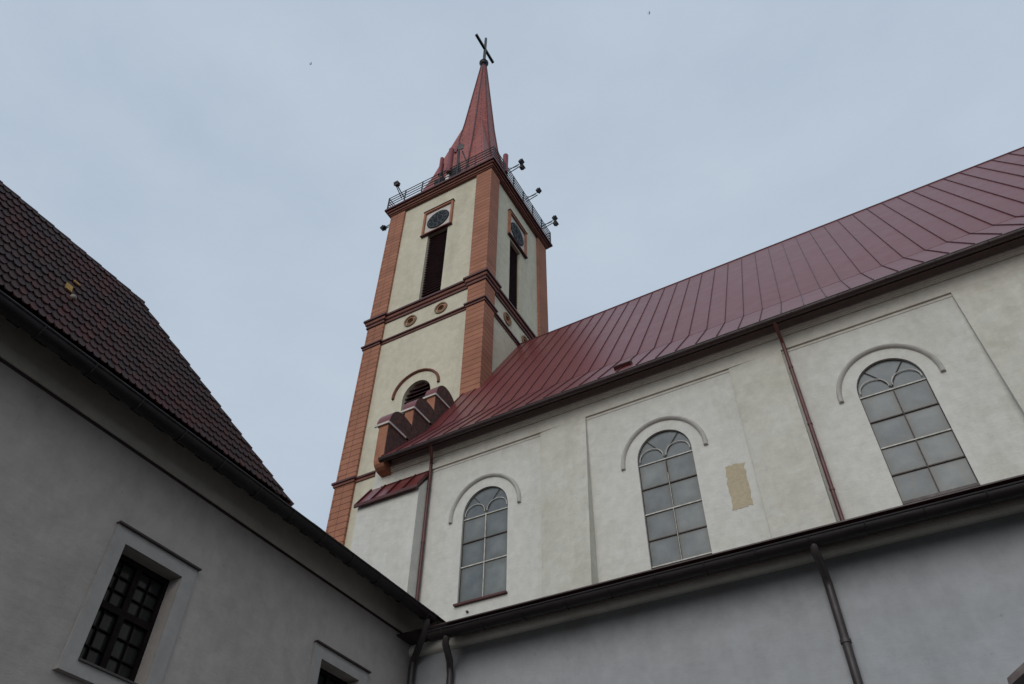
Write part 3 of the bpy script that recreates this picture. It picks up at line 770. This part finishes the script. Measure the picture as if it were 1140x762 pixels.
# ================================================================== LEFT HOUSE
HX, LY = -6.0, 7.94
house = thing('house', 'grey plastered house wing with a steep dark tiled roof joining the church aisle', 'house', (HX-2.5, 2, GZ))
SL = math.tan(R(65)); EX_ = -5.5
def wy(yo): return rect(yo+0.135, yo+0.80, 2.54, 3.568)
Y0s = (3.45, 6.15)
MB().plate(rect(-4.0, LY, 1.5, 4.85), [wy(y) for y in Y0s], -0.4, 0, YZ(HX)).box(HX-.4, HX, -4.0, LY, GZ, 1.5).build('wall', MT['house_plaster'], house)
MB().box(HX-6, HX-.4, -4.0, -3.6, GZ, 4.5).box(HX-6, HX-5.6, -3.6, LY, GZ, 4.5).build('rear_wall', MT['house_plaster'], house)
# cove under the eaves; dark strip below stands in for the groove's shadow
MB().prism_y([(HX-.02, 4.425), (HX+.018, 4.43), (HX+.022, 4.45), (HX+.022, 4.835), (HX-.02, 4.835)], -4.0, 8.45).build('eaves_frieze', MT['house_cove'], house)
MB().prism_y([(HX-.01, 4.398), (HX+.010, 4.40), (HX+.012, 4.424), (HX-.01, 4.424)], -4.0, LY).build('groove_shade_line', MT['gutter'], house)
MB().prism_y([(HX-.02, 4.855), (HX-.02, 4.87), (EX_-.03, 4.567), (EX_-.03, 4.545), (HX+.03, 4.835)], -4.0, 8.45).build('eaves_soffit', MT['gutter'], house)
y = -3.1
while y < 7.3:
    MB().box(HX+.02, HX+.03, y, y+0.12, 4.755, 4.80).build('eaves_vent', MT['room'], house); y += 0.27
# window
def house_window(yo, lab):
    u0, u1, z0, z1 = yo+0.135, yo+0.80, 2.54, 3.568
    sur = MB().plate(rect(yo, yo+0.945, 2.44, 3.70), [rect(u0, u1, z0, z1)], 0.0, 0.022, YZ(HX+.001)).build('window', MT['surround'], house)
    sur['label'] = lab
    MB().box(HX, HX+.055, yo-.01, yo+.96, 3.70, 3.716).build('drip_ledge', MT['gutter'], sur)
    MB().box(HX, HX+.07, yo-.02, yo+.965, 2.41, 2.44).build('stone_sill', MT['surround'], sur)
    MB().box(HX-.16, HX+.045, u0+.001, u1-.001, z0-.004, z0+.012).build('metal_sill', MT['pipe_grey'], sur)
    xf = HX-0.17; um = (u0+u1)/2; zm = z0+.56
    f = MB().plate(rect(u0, u1, z0, z1), [rect(u0+.04, um-.03, z0+.05, zm-.03), rect(um+.03, u1-.04, z0+.05, zm-.03),
                                        rect(u0+.04, um-.03, zm+.03, z1-.05), rect(um+.03, u1-.04, zm+.03, z1-.05)], -.03, .03, YZ(xf)).build('casement', MT['wood_dark'], sur)
    gb = MB()
    for a, b_ in ((u0+.04, um-.03), (um+.03, u1-.04)):
        gb.box(xf-.012, xf+.014, (a+b_)/2-.005, (a+b_)/2+.005, z0+.05, z1-.05)
        for lo, hi in ((z0+.05, zm-.03), (zm+.03, z1-.05)):
            for k in (1, 2): z = lo+(hi-lo)*k/3; gb.box(xf-.012, xf+.012, a, b_, z-.005, z+.005)
    gb.build('glazing_bars', MT['wood_dark'], sur)
    MB().box(xf-.02, xf-.013, u0+.01, u1-.01, z0+.01, z1-.01).build('glass', MT['house_glass'], sur)
house_window(Y0s[0], 'larger looking house window nearest the viewer, shown almost whole')
house_window(Y0s[1], 'house window near the church corner, only its top showing')

# tiled roof: steep lower slope with scalloped tiles, hipped at the church end
EX, EZ = -5.5, 4.56
TXr, TZr = -6.24, 4.56+(0.74)*SL
HYE, HYT = 4.90, 2.76
def hip_y(s): return HYE+(HYT-HYE)*s
ln = Vector((-1, 0, SL)).normalized(); nrm = Vector((SL, 0, 1)).normalized()
slope_len = 0.74*math.hypot(1, SL)
rb = MB()
rb.add([(EX-.03, -4, EZ), (EX-.03, HYE, EZ), (TXr-.03, HYT, TZr), (TXr-.03, -4, TZr), (-11.0, -4, TZr+1.6), (-11.0, HYT-1, TZr+1.6),
        (-10.5, HYE, EZ+3.4), (-12, -4, EZ), (-12, HYE, EZ)],
       [(0, 1, 2, 3), (3, 2, 5, 4), (1, 6, 2), (2, 6, 5), (6, 8, 5), (4, 5, 8, 7)])
ro = rb.build('roof', MT['flashing'], house)
tm = MB(); exp_ = 0.118; tw = 0.0775
random.seed(11)
rows = int(slope_len/exp_)+1
for r_ in range(rows):
    s0 = r_*exp_
    y = -4.0+(tw/2 if r_ % 2 else 0)
    ymax = hip_y(min(1, max(0, s0/slope_len)))+0.03
    while y < ymax:
        jit = random.uniform(-.006, .006); lift = random.uniform(0, .004); hw = tw*0.49
        top = s0+exp_*1.9
        base = Vector((EX, 0, EZ))
        outl = [(-hw, top), (-hw, s0+.062+jit), (-hw*.8, s0+.030+jit), (-hw*.45, s0+.006+jit), (0, s0-.002+jit), (hw*.45, s0+.006+jit), (hw*.8, s0+.030+jit), (hw, s0+.062+jit), (hw, top)]
        vs = []
        for th in (0.0, 0.013):
            for (a, s_) in outl:
                k_ = (top-s_)/(top-s0)
                yy = min(y+a, hip_y(min(1, max(0, s_/slope_len)))+0.02)
                p = base + ln*min(s_, slope_len+.02) + nrm*(0.004+0.026*k_+lift+th); vs.append((p.x, yy, p.z))
        n = len(outl)
        fs = [tuple(range(n, 2*n)), tuple(range(n))[::-1]]+[(i, (i+1) % n, n+(i+1) % n, n+i) for i in range(n)]
        if y < ymax-tw*.3: tm.add(vs, fs)
        y += tw
tm.build('roof_tiles', MT['tile'], ro)
# ridge and hip tiles
ht = MB()
y = -4.0
while y < HYT-.1:
    ht.tube([(TXr, y, TZr-.01), (TXr, y+.2, TZr+.0)], 0.042, 10); y += 0.19
hipv = Vector((TXr-EX, HYT-HYE, TZr-EZ)); hl = hipv.length; hipv.normalize()
s_ = 0.0
while s_ < hl-.02:
    a = Vector((EX, HYE, EZ))+hipv*s_; b_ = Vector((EX, HYE, EZ))+hipv*(s_+.21)
    ht.tube([tuple(a+nrm*.014), tuple(b_+nrm*.004)], 0.036, 10, 0.030); s_ += 0.185
ht.build('hip_and_ridge_tiles', MT['tile'], ro)
# slipped tile showing yellow clay
def onroof(y, s_, h): 
    p = Vector((EX, 0, EZ))+ln*s_+nrm*h; return (p.x, y, p.z)
ax_y = Vector((0, 1, 0))
MB().obox(Vector(onroof(1.985, 0.79, .04)), ax_y, ln, nrm, .032, .055, .008).build('damaged_tile', MT['tile_yellow'], ro)['label'] = 'damaged tile showing yellow clay'
MB().obox(Vector(onroof(2.05, 0.98, .04)), ax_y, ln, nrm, .032, .016, .008).build('damaged_tile', MT['tile_yellow'], ro)['label'] = 'upper sliver of bare yellow clay tile'
ym = MB(); ym.sphere(onroof(2.045, 0.68, .04), .032, 10, 6, .8); ym.build('mortar_lump', MT['tile_pale'], ro)

# lower pitched link roof from the hip to the church aisle
lk = MB().add([(EX-.02, HYE-.15, EZ), (EX-.02, 8.45, EZ), (-11.5, 8.45, EZ+4.2), (-11.5, HYE-.15, EZ+4.2), (EX-.02, HYE-.15, EZ-.012), (EX-.02, 8.45, EZ-.012), (-11.5, 8.45, EZ+4.17), (-11.5, HYE-.15, EZ+4.17)],
              [(0, 1, 2, 3), (4, 7, 6, 5), (0, 4, 5, 1), (1, 5, 6, 2), (2, 6, 7, 3), (3, 7, 4, 0)])
lk.build('link_roof', MT['flashing'], house)
et = MB(); y = HYE-.05; k = 0
while y < 8.1:
    et.obox(Vector((EX-.02+random.uniform(-.004, .004), y, EZ+.012)), Vector((0, 1, 0)), Vector((-.82, 0, .57)), Vector((.57, 0, .82)), .072, .05, .006); y += 0.155
et.build('eaves_tiles', MT['tile'], house)
# gutter along the house eaves
n = 10; gy0, gy1 = -4.0, 7.62; gx, gz_, gr = -5.52, 4.50, 0.078
vs = []; fs = []
for yy in (gy0, gy1):
    for rr in (gr, gr*.86):
        for j in range(n+1):
            a = math.pi+math.pi*j/n; vs.append((gx+rr*math.cos(a), yy, gz_+rr*math.sin(a)))
N = n+1
for j in range(n):
    fs += [(j, j+1, 2*N+j+1, 2*N+j), (N+j, 3*N+j, 3*N+j+1, N+j+1), (j, N+j, N+j+1, j+1), (2*N+j, 2*N+j+1, 3*N+j+1, 3*N+j)]
gm = MB().add(vs, fs, True).tube([(gx+gr, gy0, gz_+.004), (gx+gr, gy1, gz_+.004)], .013, 8)
bb = MB(); y = -3.7
while y < 7.6:
    for j in range(6):
        a0 = math.pi+math.pi*j/6; a1 = math.pi+math.pi*(j+1)/6; q = gr*1.07
        bb.tube([(gx+q*math.cos(a0), y, gz_+q*math.sin(a0)), (gx+q*math.cos(a1), y, gz_+q*math.sin(a1))], .008, 5)
    y += 0.507
gm.merge(bb, MT['house_gutter']).build('gutter', MT['house_gutter'], house)
pipe('downpipe', [(gx, 7.52, 4.46), (gx-.01, 7.53, 4.38), (gx-.06, 7.58, 4.31), (-5.84, 7.80, 4.18), (-5.92, 7.86, 4.12), (-5.93, 7.865, 4.04), (-5.93, 7.865, GZ+.15)], .043, MT['pipe_grey'], house,
     [(-5.93, 7.865, z) for z in (3.4, 1.9, .4)])

# ================================================================== BIRDS
def bird(loc, rz, lab):
    root = thing('bird', lab, 'bird', loc, 'birds high in the sky')
    b_ = MB().tube([(loc[0]-.14, loc[1], loc[2]), (loc[0]-.05, loc[1], loc[2]), (loc[0]+.07, loc[1], loc[2]+.005), (loc[0]+.13, loc[1], loc[2]+.01)], .018, 8, .03)
    b_.sphere((loc[0]+.15, loc[1], loc[2]+.012), .026, 8, 6)
    b_.add([(loc[0]-.02, loc[1]+.02, loc[2]+.01), (loc[0]+.07, loc[1]+.02, loc[2]+.01), (loc[0]+.03, loc[1]+.20, loc[2]+.06), (loc[0]-.06, loc[1]+.36, loc[2]+.02), (loc[0]-.04, loc[1]+.18, loc[2]+.055)], [(0, 1, 2, 4), (4, 2, 3)])
    b_.add([(loc[0]-.02, loc[1]-.02, loc[2]+.01), (loc[0]+.07, loc[1]-.02, loc[2]+.01), (loc[0]+.03, loc[1]-.20, loc[2]+.06), (loc[0]-.06, loc[1]-.36, loc[2]+.02), (loc[0]-.04, loc[1]-.18, loc[2]+.055)], [(0, 1, 2, 4), (4, 2, 3)])
    b_.add([(loc[0]-.12, loc[1], loc[2]), (loc[0]-.24, loc[1]+.05, loc[2]), (loc[0]-.24, loc[1]-.05, loc[2])], [(0, 1, 2)])
    b_.build('body', MT['bird'], root); root.rotation_euler = (0, 0, R(rz)); root.scale = (.42, .42, .42)
bird((-20.8, 11.7, 43.9), 70, 'tiny dark bird flying in the upper left sky')
bird((-2.35, 19.5, 45.9), 20, 'tiny dark bird flying near the top edge right of the spire')
